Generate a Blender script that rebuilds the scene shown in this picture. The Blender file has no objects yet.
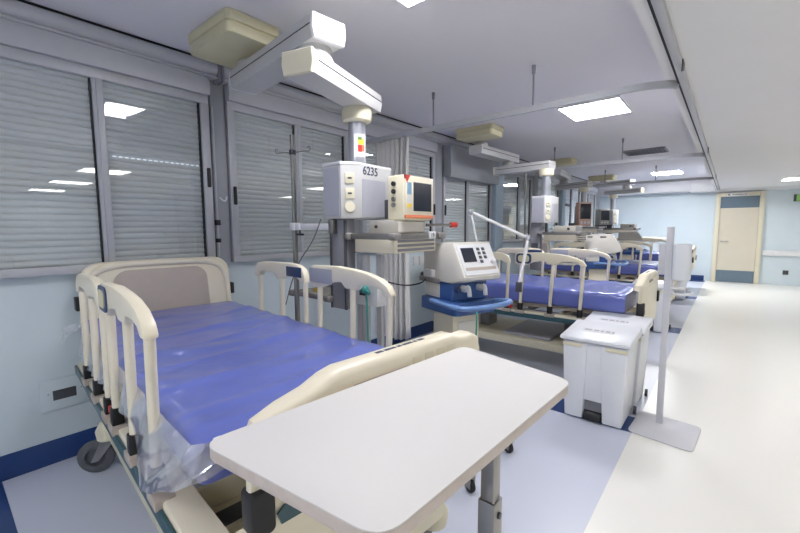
import bpy, bmesh, math, random
from mathutils import Vector, Matrix
random.seed(7)
S = bpy.context.scene
COL = S.collection
PI = math.pi

# ------------------------------------------------------------------ materials
def lin(c):
    def f(v):
        v /= 255.0
        return v / 12.92 if v <= 0.04045 else ((v + 0.055) / 1.055) ** 2.4
    return (f(c[0]), f(c[1]), f(c[2]), 1.0)

def mat(name, c, rough=0.5, metal=0.0, var=0.05, scale=18.0, bump=0.0, bscale=120.0, coat=0.0, spec=0.5):
    m = bpy.data.materials.new(name)
    m.use_nodes = True
    nt = m.node_tree
    b = nt.nodes['Principled BSDF']
    tc = nt.nodes.new('ShaderNodeTexCoord')
    n = nt.nodes.new('ShaderNodeTexNoise')
    n.inputs['Scale'].default_value = scale
    n.inputs['Detail'].default_value = 4
    nt.links.new(tc.outputs['Object'], n.inputs['Vector'])
    r = nt.nodes.new('ShaderNodeValToRGB')
    a = lin(c)
    r.color_ramp.elements[0].position = 0.3
    r.color_ramp.elements[1].position = 0.7
    r.color_ramp.elements[0].color = tuple(max(0, v * (1 - var)) for v in a[:3]) + (1,)
    r.color_ramp.elements[1].color = tuple(min(1, v * (1 + var)) for v in a[:3]) + (1,)
    nt.links.new(n.outputs['Fac'], r.inputs['Fac'])
    nt.links.new(r.outputs['Color'], b.inputs['Base Color'])
    b.inputs['Roughness'].default_value = rough
    b.inputs['Metallic'].default_value = metal
    b.inputs['Coat Weight'].default_value = coat
    b.inputs['Specular IOR Level'].default_value = spec
    if bump:
        n2 = nt.nodes.new('ShaderNodeTexNoise')
        n2.inputs['Scale'].default_value = bscale
        n2.inputs['Detail'].default_value = 3
        nt.links.new(tc.outputs['Object'], n2.inputs['Vector'])
        bp = nt.nodes.new('ShaderNodeBump')
        bp.inputs['Strength'].default_value = bump
        bp.inputs['Distance'].default_value = 0.01
        nt.links.new(n2.outputs['Fac'], bp.inputs['Height'])
        nt.links.new(bp.outputs['Normal'], b.inputs['Normal'])
    return m

def emit(name, c, s):
    m = bpy.data.materials.new(name)
    m.use_nodes = True
    b = m.node_tree.nodes['Principled BSDF']
    b.inputs['Base Color'].default_value = lin(c)
    b.inputs['Emission Color'].default_value = lin(c)
    b.inputs['Emission Strength'].default_value = s
    return m

def clear(name, tint, glossrough, facbase, milk=0.0):
    m = bpy.data.materials.new(name)
    m.use_nodes = True
    nt = m.node_tree
    for n in list(nt.nodes):
        if n.type != 'OUTPUT_MATERIAL':
            nt.nodes.remove(n)
    out = [n for n in nt.nodes if n.type == 'OUTPUT_MATERIAL'][0]
    t = nt.nodes.new('ShaderNodeBsdfTransparent'); t.inputs[0].default_value = lin(tint)
    g = nt.nodes.new('ShaderNodeBsdfGlossy'); g.inputs['Roughness'].default_value = glossrough
    g.inputs['Color'].default_value = (1, 1, 1, 1)
    f = nt.nodes.new('ShaderNodeLayerWeight'); f.inputs['Blend'].default_value = 0.5
    pw = nt.nodes.new('ShaderNodeMath'); pw.operation = 'POWER'; pw.inputs[1].default_value = 4.0
    a = nt.nodes.new('ShaderNodeMath'); a.operation = 'ADD'; a.inputs[1].default_value = facbase
    a.use_clamp = True
    mx = nt.nodes.new('ShaderNodeMixShader')
    nt.links.new(f.outputs['Facing'], pw.inputs[0]); nt.links.new(pw.outputs[0], a.inputs[0]); nt.links.new(a.outputs[0], mx.inputs[0])
    base = t
    if milk:
        dfs = nt.nodes.new('ShaderNodeBsdfDiffuse'); dfs.inputs['Color'].default_value = (.9, .9, .93, 1)
        trl = nt.nodes.new('ShaderNodeBsdfTranslucent'); trl.inputs['Color'].default_value = (.9, .9, .93, 1)
        m0 = nt.nodes.new('ShaderNodeMixShader'); m0.inputs[0].default_value = .5
        nt.links.new(dfs.outputs[0], m0.inputs[1]); nt.links.new(trl.outputs[0], m0.inputs[2])
        tc = nt.nodes.new('ShaderNodeTexCoord'); nz = nt.nodes.new('ShaderNodeTexNoise'); nz.inputs['Scale'].default_value = 9
        mp = nt.nodes.new('ShaderNodeMapRange'); mp.inputs[1].default_value = .35; mp.inputs[2].default_value = .7
        mp.inputs[3].default_value = milk * .4; mp.inputs[4].default_value = milk * 1.5
        nt.links.new(tc.outputs['Object'], nz.inputs['Vector']); nt.links.new(nz.outputs['Fac'], mp.inputs[0])
        m1 = nt.nodes.new('ShaderNodeMixShader')
        nt.links.new(mp.outputs[0], m1.inputs[0]); nt.links.new(t.outputs[0], m1.inputs[1]); nt.links.new(m0.outputs[0], m1.inputs[2])
        base = m1
    nt.links.new(base.outputs[0], mx.inputs[1]); nt.links.new(g.outputs[0], mx.inputs[2])
    nt.links.new(mx.outputs[0], out.inputs['Surface'])
    return m

M = dict(
    wall=mat('blue_wall_paint', (208, 220, 226), 0.55, var=0.02, scale=3, bump=0.03, bscale=200),
    lining=mat('grey_lining', (158, 161, 165), 0.5, var=0.02),
    pillar=mat('blue_grey_pillar', (166, 184, 198), 0.5, var=0.02),
    ceil=mat('bay_ceiling_paint', (226, 224, 228), 0.7, var=0.01, scale=2),
    ceil2=mat('corridor_ceiling_paint', (228, 227, 227), 0.7, var=0.01, scale=2),
    floor=mat('cream_vinyl', (240, 238, 232), 0.28, var=0.03, scale=260, spec=0.4),
    bay=mat('blue_grey_vinyl', (202, 206, 221), 0.3, var=0.08, scale=300, spec=0.4),
    navy=mat('navy_vinyl', (32, 62, 118), 0.35, var=0.08, scale=200),
    cream=mat('cream_plastic', (232, 223, 200), 0.32, var=0.02, scale=9),
    ivory=mat('ivory_plastic', (222, 215, 190), 0.4, var=0.02, scale=9),
    yell=mat('yellowed_plastic', (212, 205, 170), 0.5, var=0.03, scale=9),
    taupe=mat('taupe_panel', (186, 174, 162), 0.45, var=0.02),
    white=mat('white_plastic', (222, 222, 224), 0.35, var=0.015, scale=9),
    bin=mat('bin_plastic', (224, 226, 231), 0.33, var=0.015, scale=9),
    armw=mat('arm_white', (194, 193, 192), 0.4, var=0.015, scale=9),
    lilac=mat('lilac_grey_panel', (172, 173, 182), 0.45, var=0.02),
    grey=mat('mid_grey_plastic', (134, 134, 140), 0.45, var=0.03),
    bump=mat('bumper_grey', (128, 124, 122), 0.5, var=0.04),
    stand=mat('stand_grey', (204, 204, 210), 0.4, var=0.015),
    dgrey=mat('dark_grey_plastic', (72, 74, 80), 0.45, var=0.05),
    black=mat('black_rubber', (26, 27, 30), 0.5, var=0.1),
    tyre=mat('grey_tyre', (88, 90, 94), 0.6, var=0.08),
    steel=mat('steel', (150, 148, 146), 0.28, 0.9, var=0.04),
    alu=mat('aluminium_frame', (184, 185, 189), 0.4, 0.1, var=0.02),
    colm=mat('silver_column', (186, 188, 196), 0.3, 0.75, var=0.02),
    shut=mat('shutter_slat', (206, 206, 207), 0.55, var=0.03, scale=6),
    box=mat('shutter_box', (184, 185, 189), 0.45, var=0.015),
    darkgap=mat('dark_gap', (36, 36, 40), 0.7),
    teal=mat('teal_strip', (52, 84, 92), 0.4),
    hose=mat('teal_hose', (54, 140, 132), 0.4),
    blue=mat('blue_vinyl', (98, 110, 184), 0.3, var=0.06, scale=5, bump=0.45, bscale=8, coat=0.6),
    vblue=mat('ventilator_blue', (50, 82, 138), 0.35, var=0.03),
    vblue2=mat('handle_blue', (108, 140, 192), 0.35, var=0.03),
    lblue=mat('label_navy', (44, 64, 104), 0.4),
    ink=mat('print_ink', (58, 62, 84), 0.6),
    screen=mat('dark_screen', (44, 48, 60), 0.15, var=0.08),
    red=mat('red_plastic', (196, 62, 50), 0.4),
    orange=mat('orange_band', (226, 132, 92), 0.45),
    yellow=mat('yellow_print', (232, 200, 70), 0.5),
    green=mat('green_print', (110, 150, 80), 0.5),
    sky=mat('light_blue_print', (132, 170, 196), 0.45),
    tabl=mat('table_laminate', (214, 211, 208), 0.55, var=0.012, scale=4),
    tedge=mat('table_edge', (196, 184, 176), 0.45, var=0.05, scale=40),
    curt=mat('curtain_cloth', (222, 220, 218), 0.8, var=0.02, scale=40, bump=0.1),
    door=mat('door_laminate', (210, 202, 184), 0.45, var=0.02, scale=3),
    dframe=mat('door_frame', (222, 214, 190), 0.4, var=0.02),
    kick=mat('door_kick_plate', (102, 120, 134), 0.45, var=0.03),
    vent=mat('vent_metal', (132, 132, 136), 0.5, var=0.05),
    pink=mat('salmon_plastic', (214, 176, 160), 0.45),
    vgrey=mat('grey_beige_plastic', (176, 172, 164), 0.45, var=0.03),
    gwhite=mat('ventilator_shell', (214, 210, 202), 0.36, var=0.015, scale=9),
    panel=emit('light_panel', (250, 250, 255), 33.0),
    panel2=emit('corridor_light_panel', (255, 252, 248), 13.0),
    slot=emit('daylight_slot', (235, 240, 255), 1.3),
    exitg=emit('exit_green', (120, 170, 90), 0.25),
    glass=clear('window_glass', (250, 252, 252), 0.0, 0.05),
    wrap=clear('clear_plastic_wrap', (252, 252, 253), 0.14, 0.07, 0.30),
)

# ------------------------------------------------------------------ mesh builder
class MB:
    def __init__(s): s.bm = bmesh.new()
    def _add(s, t, mtx=None):
        if mtx is not None: bmesh.ops.transform(t, matrix=mtx, verts=t.verts)
        me = bpy.data.meshes.new('tmp'); t.to_mesh(me); t.free()
        s.bm.from_mesh(me); bpy.data.meshes.remove(me)
        return s
    def box(s, x0, x1, y0, y1, z0, z1, bev=0.0, seg=2, mtx=None):
        t = bmesh.new(); bmesh.ops.create_cube(t, size=1)
        for v in t.verts:
            v.co = Vector(((x0 + x1) / 2 + v.co.x * (x1 - x0), (y0 + y1) / 2 + v.co.y * (y1 - y0), (z0 + z1) / 2 + v.co.z * (z1 - z0)))
        if bev: bmesh.ops.bevel(t, geom=t.edges[:], offset=bev, segments=seg, profile=0.5, affect='EDGES')
        return s._add(t, mtx)
    def prism(s, pts, axis, a0, a1, bev=0.0, seg=2, mtx=None):
        # pts 2D; axis 'x': (y,z), 'y': (x,z), 'z': (x,y)
        def P(p, a):
            return {'x': (a, p[0], p[1]), 'y': (p[0], a, p[1]), 'z': (p[0], p[1], a)}[axis]
        t = bmesh.new()
        lo = [t.verts.new(P(p, a0)) for p in pts]; hi = [t.verts.new(P(p, a1)) for p in pts]
        n = len(pts)
        f0 = t.faces.new(lo); f1 = t.faces.new(hi)
        for i in range(n): t.faces.new((lo[i], lo[(i + 1) % n], hi[(i + 1) % n], hi[i]))
        bmesh.ops.recalc_face_normals(t, faces=t.faces[:])
        if bev:
            ed = [e for e in t.edges if (e in f0.edges[:] or e in f1.edges[:])]
            bmesh.ops.bevel(t, geom=ed, offset=bev, segments=seg, profile=0.5, affect='EDGES')
        bmesh.ops.triangulate(t, faces=[f for f in t.faces if len(f.verts) > 4])
        return s._add(t, mtx)
    def cyl(s, p0, p1, r0, r1=None, n=16, mtx=None):
        p0, p1 = Vector(p0), Vector(p1); r1 = r0 if r1 is None else r1
        return s.lathe([(0, 0), (r0, 0), (r1, (p1 - p0).length), (0, (p1 - p0).length)], p0, p1 - p0, n, mtx)
    def lathe(s, prof, org, axis=(0, 0, 1), n=20, mtx=None):
        q = Vector(axis).normalized().to_track_quat('Z', 'Y').to_matrix()
        org = Vector(org); t = bmesh.new(); rings = []
        for r, z in prof:
            if r < 1e-6: rings.append([t.verts.new(org + q @ Vector((0, 0, z)))])
            else: rings.append([t.verts.new(org + q @ Vector((r * math.cos(2 * PI * k / n), r * math.sin(2 * PI * k / n), z))) for k in range(n)])
        for a, b in zip(rings, rings[1:]):
            for k in range(n):
                k2 = (k + 1) % n
                if len(a) == 1 and len(b) == 1: continue
                if len(a) == 1: t.faces.new((a[0], b[k2], b[k]))
                elif len(b) == 1: t.faces.new((a[k], a[k2], b[0]))
                else: t.faces.new((a[k], a[k2], b[k2], b[k]))
        bmesh.ops.recalc_face_normals(t, faces=t.faces[:])
        return s._add(t, mtx)
    def tube(s, pts, r, n=10, mtx=None, smooth=0):
        pts = [Vector(p) for p in pts]
        for _ in range(smooth):
            q = [pts[0]]
            for a, b in zip(pts, pts[1:]): q += [a.lerp(b, 0.25), a.lerp(b, 0.75)]
            pts = q + [pts[-1]]
        t = bmesh.new(); rings = []
        d0 = (pts[1] - pts[0]).normalized()
        u = d0.orthogonal().normalized()
        for i, p in enumerate(pts):
            d = (pts[min(i + 1, len(pts) - 1)] - pts[max(i - 1, 0)]).normalized()
            u = (u - d * u.dot(d)).normalized(); w = d.cross(u)
            rr = r if not isinstance(r, (list, tuple)) else r[i]
            rings.append([t.verts.new(p + (u * math.cos(2 * PI * k / n) + w * math.sin(2 * PI * k / n)) * rr) for k in range(n)])
        for a, b in zip(rings, rings[1:]):
            for k in range(n): t.faces.new((a[k], a[(k + 1) % n], b[(k + 1) % n], b[k]))
        t.faces.new(rings[0]); t.faces.new(rings[-1])
        bmesh.ops.recalc_face_normals(t, faces=t.faces[:])
        return s._add(t, mtx)
    def ball(s, c, r, sc=(1, 1, 1), mtx=None):
        t = bmesh.new(); bmesh.ops.create_uvsphere(t, u_segments=14, v_segments=9, radius=r)
        for v in t.verts: v.co = Vector(c) + Vector((v.co.x * sc[0], v.co.y * sc[1], v.co.z * sc[2]))
        return s._add(t, mtx)
    def grid(s, fn, nu, nv, thick=0.0):
        t = bmesh.new()
        V = [[t.verts.new(fn(i / nu, j / nv)) for j in range(nv + 1)] for i in range(nu + 1)]
        for i in range(nu):
            for j in range(nv): t.faces.new((V[i][j], V[i + 1][j], V[i + 1][j + 1], V[i][j + 1]))
        bmesh.ops.recalc_face_normals(t, faces=t.faces[:])
        if thick: bmesh.ops.solidify(t, geom=t.faces[:], thickness=thick)
        return s._add(t)
    def build(s, name, m, parent=None, world=False, angle=38):
        bm = s.bm; bm.normal_update()
        for f in bm.faces: f.smooth = True
        lim = math.radians(angle)
        for e in bm.edges:
            e.smooth = len(e.link_faces) == 2 and e.calc_face_angle(0) < lim
        me = bpy.data.meshes.new(name)
        if world and parent is not None:
            bmesh.ops.transform(bm, matrix=root_matrix(parent).inverted(), verts=bm.verts)
        bm.to_mesh(me); bm.free()
        me.materials.append(M[m] if isinstance(m, str) else m)
        o = bpy.data.objects.new(name, me); COL.objects.link(o)
        if parent is not None: o.parent = parent
        return o

def root_matrix(o):
    m = Matrix.Identity(4)
    while o is not None:
        m = Matrix.LocRotScale(o.location, o.rotation_euler, None) @ m
        o = o.parent
    return m

def thing(name, label, cat, loc=(0, 0, 0), rz=0.0, group=None):
    o = bpy.data.objects.new(name, None); COL.objects.link(o)
    o.location = loc; o.rotation_euler = (0, 0, rz); o.empty_display_size = 0.1
    return tag(o, label, cat, group)
def tag(o, label, cat, group=None):
    o['label'] = label; o['category'] = cat
    if group: o['group'] = group
    return o
def struct(o):
    o['kind'] = 'structure'; return o
def copy_tree(o, parent=None):
    c = o.copy(); COL.objects.link(c)
    if parent is not None: c.parent = parent
    for ch in list(o.children): copy_tree(ch, c)
    return c
def text_mesh(name, body, size, m, parent, mtx):
    cu = bpy.data.curves.new('t', 'FONT'); cu.body = body; cu.size = size; cu.extrude = 0.0008; cu.offset = 0.0012 if size > .05 else 0
    cu.align_x = 'CENTER'; cu.align_y = 'CENTER'
    ob = bpy.data.objects.new('t', cu); COL.objects.link(ob)
    bpy.context.view_layer.update()
    me = bpy.data.meshes.new_from_object(ob.evaluated_get(bpy.context.evaluated_depsgraph_get()))
    bpy.data.objects.remove(ob); bpy.data.curves.remove(cu)
    me.transform(mtx); me.materials.clear(); me.materials.append(M[m]); me.name = name
    o = bpy.data.objects.new(name, me); COL.objects.link(o)
    if parent is not None: o.parent = parent
    return o
def arc(cx, cy, r, a0, a1, n=8):
    return [(cx + r * math.cos(math.radians(a0 + (a1 - a0) * k / n)), cy + r * math.sin(math.radians(a0 + (a1 - a0) * k / n))) for k in range(n + 1)]
def rrect(x0, x1, y0, y1, r, n=5):
    return arc(x1 - r, y1 - r, r, 0, 90, n) + arc(x0 + r, y1 - r, r, 90, 180, n) + arc(x0 + r, y0 + r, r, 180, 270, n) + arc(x1 - r, y0 + r, r, 270, 360, n)
def face_mtx(origin, normal_deg):
    """local x -> along the face (to the right seen from outside), local y -> up, local z -> outward"""
    a = math.radians(normal_deg)
    n = Vector((math.cos(a), math.sin(a), 0)); r = Vector((-math.sin(a), math.cos(a), 0))
    m = Matrix(((r.x, 0, n.x, 0), (r.y, 0, n.y, 0), (0, 1, 0, 0), (0, 0, 0, 1)))
    return Matrix.Translation(origin) @ m

# ------------------------------------------------------------------ room shell
WX, FY, RX, BY = -3.058, 12.95, 7.0, -3.2
ZC, ZS, SX = 2.62, 2.33, -0.37
struct(MB().box(-0.44, RX, BY, FY, -0.05, 0).build('floor', 'floor'))
struct(MB().box(WX, -0.44, BY, FY, -0.05, 0).build('floor', 'bay'))
struct(MB().box(WX, SX, BY, FY, ZC, ZC + 0.05).build('ceiling', 'ceil'))
struct(MB().box(SX, RX, BY, FY, ZS, ZC + 0.05).build('ceiling', 'ceil2'))
struct(MB().box(WX - 0.12, WX, BY, FY, 0, ZC + .05).build('wall_left', 'wall'))
struct(MB().box(WX - 0.12, RX + .12, FY, FY + 0.12, 0, ZC + .05).build('wall_far', 'wall'))
struct(MB().box(RX, RX + 0.12, BY, FY, 0, ZC + .05).build('wall_right', 'wall'))
struct(MB().box(WX - 0.12, RX + .12, BY - 0.12, BY, 0, ZC + .05).build('wall_back', 'wall'))
struct(MB().box(WX, WX + 0.012, BY, FY - .01, 0, 0.145, 0.004).build('baseboard_left', 'navy'))
struct(MB().box(WX + .02, -0.47, FY - 0.012, FY, 0, 0.13, 0.004).build('baseboard_far', 'navy'))
k = 1
def trim(mb, m):
    global k
    o = struct(mb.build('trim_%d' % k, m)); k += 1; return o
for y in (0.0, 3.13, 6.42, 9.62, 12.75):                # navy floor bands between the bays
    trim(MB().box(WX + .012, -0.44, y - (0.17 if y != 3.13 else .14), min(y + (0.17 if y != 3.13 else .12), FY - .02), 0, 0.0015), 'navy')
trim(MB().box(WX, WX + 0.012, BY, FY - .01, 1.14, 2.5), 'lining')
# round-nosed service trunk under the bay ceiling along the window wall
tp = [(WX, 2.611), (WX + 0.06, 2.611)] + arc(WX + 0.085, 2.560, 0.048, 80, -70, 8) + [(WX + .115, 2.505), (WX + .115, 2.494), (WX + .04, 2.494), (WX, 2.5)]
trim(MB().prism(tp, 'y', BY + .02, 1.455), 'box')
trim(MB().prism(tp, 'y', 1.505, FY - .5), 'box')
trim(MB().box(WX, WX + 0.10, BY, FY - .5, 2.6115, 2.6195), 'darkgap')
trim(MB().box(WX, WX + 0.14, 1.46, 1.474, 2.47, 2.6, .003).box(WX, WX + 0.14, 1.486, 1.50, 2.47, 2.6, .003), 'grey')
# white beam across the far end of the bays, corridor cornice
trim(MB().box(WX + .001, -0.85, FY - 0.42, FY - .001, 2.30, ZC - .001, .006).box(-0.85, SX - .002, FY - 0.45, FY - .001, 2.27, ZC - .001, .006), 'white')
trim(MB().prism([(FY, 2.25), (FY, ZS), (FY - .22, ZS), (FY - .05, 2.27)], 'x', SX + .001, RX), 'white')
# pillars between windows
trim(MB().box(WX, WX + 0.045, 1.425, 1.535, 1.14, 2.5, .004), 'lining')
trim(MB().box(WX, WX + 0.05, 4.32, 4.5, 1.14, 2.5, .004), 'lining')
trim(MB().box(WX, WX + 0.13, 5.93, 6.2, 0, 2.5, .006), 'pillar')
trim(MB().box(WX, WX + 0.13, 9.2, 9.4, 0, 2.5, .006), 'pillar')
trim(MB().box(WX, WX + 0.10, 7.62, 7.8, 1.14, 2.5, .004), 'lining')

# windows with closed roller shutters
wn = 1
def window(y0, y1, ym, rod=False, deep=0.085, boxz=2.37, boxm='box', handles=()):
    global wn
    r = thing('window_%d' % wn, '', 'window', (WX, (y0 + y1) / 2, 1.14)); wn += 1
    del r['label']; del r['category']; struct(r)
    x = WX + .012
    f = MB()
    w = .058
    f.box(x, x + .055, y0, y1, 1.14, 1.188, .004).box(x, x + .055, y0, y1, 2.31, 2.37, .004)
    f.box(x, x + .055, y0, y0 + w, 1.185, 2.312, .004).box(x, x + .055, y1 - w, y1, 1.185, 2.312, .004)
    f.build('window_frame', 'alu', r, True)
    MB().box(x + .004, x + .05, ym - .025, ym + .025, 1.186, 2.312, .004).box(x + .03, x + .058, ym - .006, ym + .03, 1.186, 2.312, .003).build('mullion', 'alu', r, True)
    MB().box(x + .01, x + .036, ym - .034, ym - .0255, 1.19, 2.31).box(x + .01, x + .036, y1 - w - .010, y1 - w, 1.19, 2.31).build('gasket', 'darkgap', r, True)
    pr = []
    z = 1.186
    while z < 2.31:
        pr += [(x + .003, z), (x + .013, z + .007), (x + .0165, z + .018), (x + .0145, z + .029), (x + .006, z + .036)]
        z += .038
    pr += [(x + .001, z), (x + .001, 1.186)]
    MB().prism(pr, 'y', y0 + .03, y1 - .03).build('roller_shutter', 'shut', r, True, angle=70)
    for a, b in ((y0 + w - .01, ym - .03), (ym + .028, y1 - w + .01)):
        MB().box(x + .028, x + .032, a, b, 1.187, 2.313).build('pane', 'glass', r, True)
    bx = [(x, boxz), (x + deep, boxz), (x + deep + .012, boxz + .05), (x + deep, 2.497), (x, 2.497)]
    MB().prism(bx, 'y', y0 - .0, y1 + .0, .003, 1).build('shutter_box', boxm, r, True)
    for yy, zz in handles:
        MB().box(x + .055, x + .075, yy - .012, yy + .012, zz - .07, zz + .07, .006).build('handle', 'black', r, True)
    if rod:
        y = y1 + .022
        MB().tube([(x + .06, y, 2.3), (x + .06, y, 1.2)], .006, 8).build('crank_rod', 'alu', r, True)
        MB().box(x + .04, x + .08, y - .015, y + .015, 1.43, 1.47, .003).box(x + .04, x + .08, y - .012, y + .012, 1.3, 1.33, .003).build('rod_clip', 'black', r, True)
        MB().tube([(x + .05, y + .03, 1.64), (x + .07, y + .05, 1.61), (x + .07, y + .07, 1.62), (x + .07, y + .075, 1.65)], .006, 8, smooth=2).build('hook', 'white', r, True)
    return r
w1 = window(-1.0, 1.405, .735, rod=True, handles=((1.378, 1.78),))
m = MB()
yy = .8
while yy < 1.33:
    m.box(WX + .0165, WX + .0265, yy, yy + .018, 1.860, 1.866); yy += .034
m.build('light_slot', 'slot', w1, True)
window(1.545, 2.80, 2.185, handles=((1.575, 1.66),))
window(2.98, 4.31, 3.66, handles=((4.28, 1.64),))
window(4.51, 5.92, 5.16, deep=.16, boxz=2.08, boxm='lining', handles=((4.54, 1.64),))
window(6.22, 7.6, 7.0)
window(7.82, 9.18, 8.5)
window(9.42, 10.8, 10.1)
window(10.9, 12.3, 11.6)

# door in the far wall
d = thing('door_1', '', 'door', (.1, FY, 0)); del d['label']; del d['category']; struct(d)
MB().box(-.33, -.235, FY - .07, FY, 0, 2.235, .008).box(.50, .59, FY - .07, FY, 0, 2.235, .008).box(-.235, .5, FY - .07, FY, 2.14, 2.235, .008).build('door_frame', 'dframe', d, True)
MB().box(-.232, .497, FY - .035, FY, .30, 1.86).build('door_leaf', 'door', d, True)
MB().box(-.232, .497, FY - .04, FY, 0.01, .302).build('kick_plate', 'kick', d, True)
MB().box(-.232, .497, FY - .04, FY, 1.858, 2.14).build('transom_panel', 'kick', d, True)
MB().cyl((-.17, FY - .035, 1.03), (-.17, FY - .09, 1.03), .018).tube([(-.17, FY - .09, 1.03), (-.03, FY - .09, 1.03)], .011, 8).build('door_handle', 'steel', d, True)

# ------------------------------------------------------------------ lamps
LG = 'recessed square ceiling light panels'
def lamp(x, y, z, w, l, label):
    r = thing('ceiling_light', label, 'ceiling light', (x, y, z), 0, LG)
    MB().prism([(-w / 2, -l / 2), (w / 2, -l / 2), (w / 2, l / 2), (-w / 2, l / 2)], 'z', -.012, -.004).build('diffuser', 'panel' if z > 2.5 else 'panel2', r)
    t = .012
    MB().box(-w / 2 - t, w / 2 + t, -l / 2 - t, -l / 2, -.014, -.0005).box(-w / 2 - t, w / 2 + t, l / 2, l / 2 + t, -.014, -.0005).box(-w / 2 - t, -w / 2, -l / 2, l / 2, -.014, -.0005).box(w / 2, w / 2 + t, -l / 2, l / 2, -.014, -.0005).build('frame', 'white', r)
    return r
lamp(-1.155, 4.56, ZC, .55, .59, 'bright square light panel in the bay ceiling behind the nearest curtain rail')
ln = lamp(-1.155, 1.5, ZC, .55, .59, 'square light panel in the ceiling above the nearest bed, seen mirrored in the window')
lamp(-1.155, -1.6, ZC, .55, .59, 'unseen square fill panel added in the bay ceiling behind the camera')  # added out of view to brighten the near bay
ln.children[0].data.materials[0] = emit('near_light_panel', (250, 250, 255), 24.0)
lf = lamp(-1.18, 10.85, ZC, .55, .55, 'small distant light panel in the bay ceiling just before the white end beam')
lf.children[0].data.materials[0] = emit('far_light_panel', (250, 252, 255), 85.0)
lamp(1.05, 11.0, ZS, .62, .6, 'corridor ceiling light panel near the far wall at the right edge')
for x, wd in ((1.65, 'nearest'), (3.9, 'middle'), (6.2, 'farthest')):
    lamp(x, 1.9, ZS, .6, .6, wd + ' of the three ceiling panels seen only as white streaks mirrored in the window')
lamp(1.3, 6.0, ZS, .6, .6, 'unseen fill panel added over the corridor, level with the second curtain rail')  # extra panel outside the frame, added as fill for the corridor
lamp(3.9, 7.0, ZS, .6, .6, 'unseen fill panel added far to the right across the corridor')  # unseen, added to light the room from the right
lamp(1.0, -1.2, ZS, .6, .6, 'unseen fill panel added over the corridor behind the camera')  # added behind the camera as corridor fill light

# ceiling air vent
r = thing('ceiling_vent', 'slatted grey air vent set in the bay ceiling beyond the second curtain rail', 'air vent', (-1.13, 7.55, ZC))
MB().box(-.29, .29, -.24, -.215, -.02, 0).box(-.29, .29, .215, .24, -.02, 0).box(-.29, -.265, -.215, .215, -.02, 0).box(.265, .29, -.215, .215, -.02, 0).build('frame', 'vent', r)
MB().box(-.262, .262, -.212, .212, -.004, -.001).build('backing', 'dgrey', r)
for i in range(9):
    MB().box(-.012, .012, -.212, .212, -.002, .002, mtx=Matrix.Translation((-.228 + i * .057, 0, -.012)) @ Matrix.Rotation(.7, 4, 'Y')).build('slat', 'vent', r)

# ------------------------------------------------------------------ curtain rails
def rail_section(mb, pts):
    for a, b in zip(pts, pts[1:]): pass
    # flat upright band following a plan path
    t = bmesh.new(); w, h = .012, .022
    P = [Vector(p) for p in pts]; prev = None
    for i, p in enumerate(P):
        dd = (P[min(i + 1, len(P) - 1)] - P[max(i - 1, 0)]).normalized(); nn = Vector((-dd.y, dd.x, 0))
        ring = [t.verts.new(p + nn * w + Vector((0, 0, -h))), t.verts.new(p + nn * w + Vector((0, 0, h))), t.verts.new(p - nn * w + Vector((0, 0, h))), t.verts.new(p - nn * w + Vector((0, 0, -h)))]
        if prev:
            for q in range(4): t.faces.new((prev[q], prev[(q + 1) % 4], ring[(q + 1) % 4], ring[q]))
        else: t.faces.new(ring)
        prev = ring
    t.faces.new(prev); bmesh.ops.recalc_face_normals(t, faces=t.faces[:])
    mb._add(t)
ZR = 2.305
labels = ['nearest ceiling curtain rail, crossing from the gathered curtain to the corridor', 'second ceiling curtain rail, pale band passing in front of the air vent and light beyond', 'farthest ceiling curtain rail, thin dark line before the white end beam']
for i, y in enumerate((3.05, 6.28, 9.46)):
    r = thing('curtain_rail', labels[i], 'curtain rail', (-1.6, y, ZR), 0, 'curtain rails between the bays')
    m = MB()
    pts = [(WX + .05, y, ZR), (-.56, y, ZR)] + [(p[0], p[1], ZR) for p in arc(-.56, y + .32, .32, -86, -40, 10)]
    rail_section(m, pts)
    m.build('rail', 'alu', r, True)
    for x in (-2.14, -1.215):
        MB().cyl((x, y, ZR + .02), (x, y, ZC), .007, n=8).lathe([(0, 0), (.012, 0), (.016, .06), (0, .06)], (x, y, ZC - .06), n=10).build('hanger_rod', 'grey', r, True)
r = thing('corridor_rail', 'long grey curtain rail running along the corridor edge of the ceiling', 'curtain rail', (-.32, 5, ZS))
MB().box(-.298, -.262, BY + .02, FY - .3, ZR - .012, ZS, .003).build('rail', 'alu', r, True)
MB().box(-.313, -.299, BY + .02, FY - .3, ZR + .003, ZS).build('track_gap', 'darkgap', r, True)
for y in (2.8, 6.0, 9.2):
    MB().prism([(y - .05, ZR - .05), (y + .05, ZR - .02), (y + .06, ZS - .001), (y - .03, ZS - .001)], 'x', -.2615, -.256).build('rail_bracket', 'dgrey', r, True)

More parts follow.
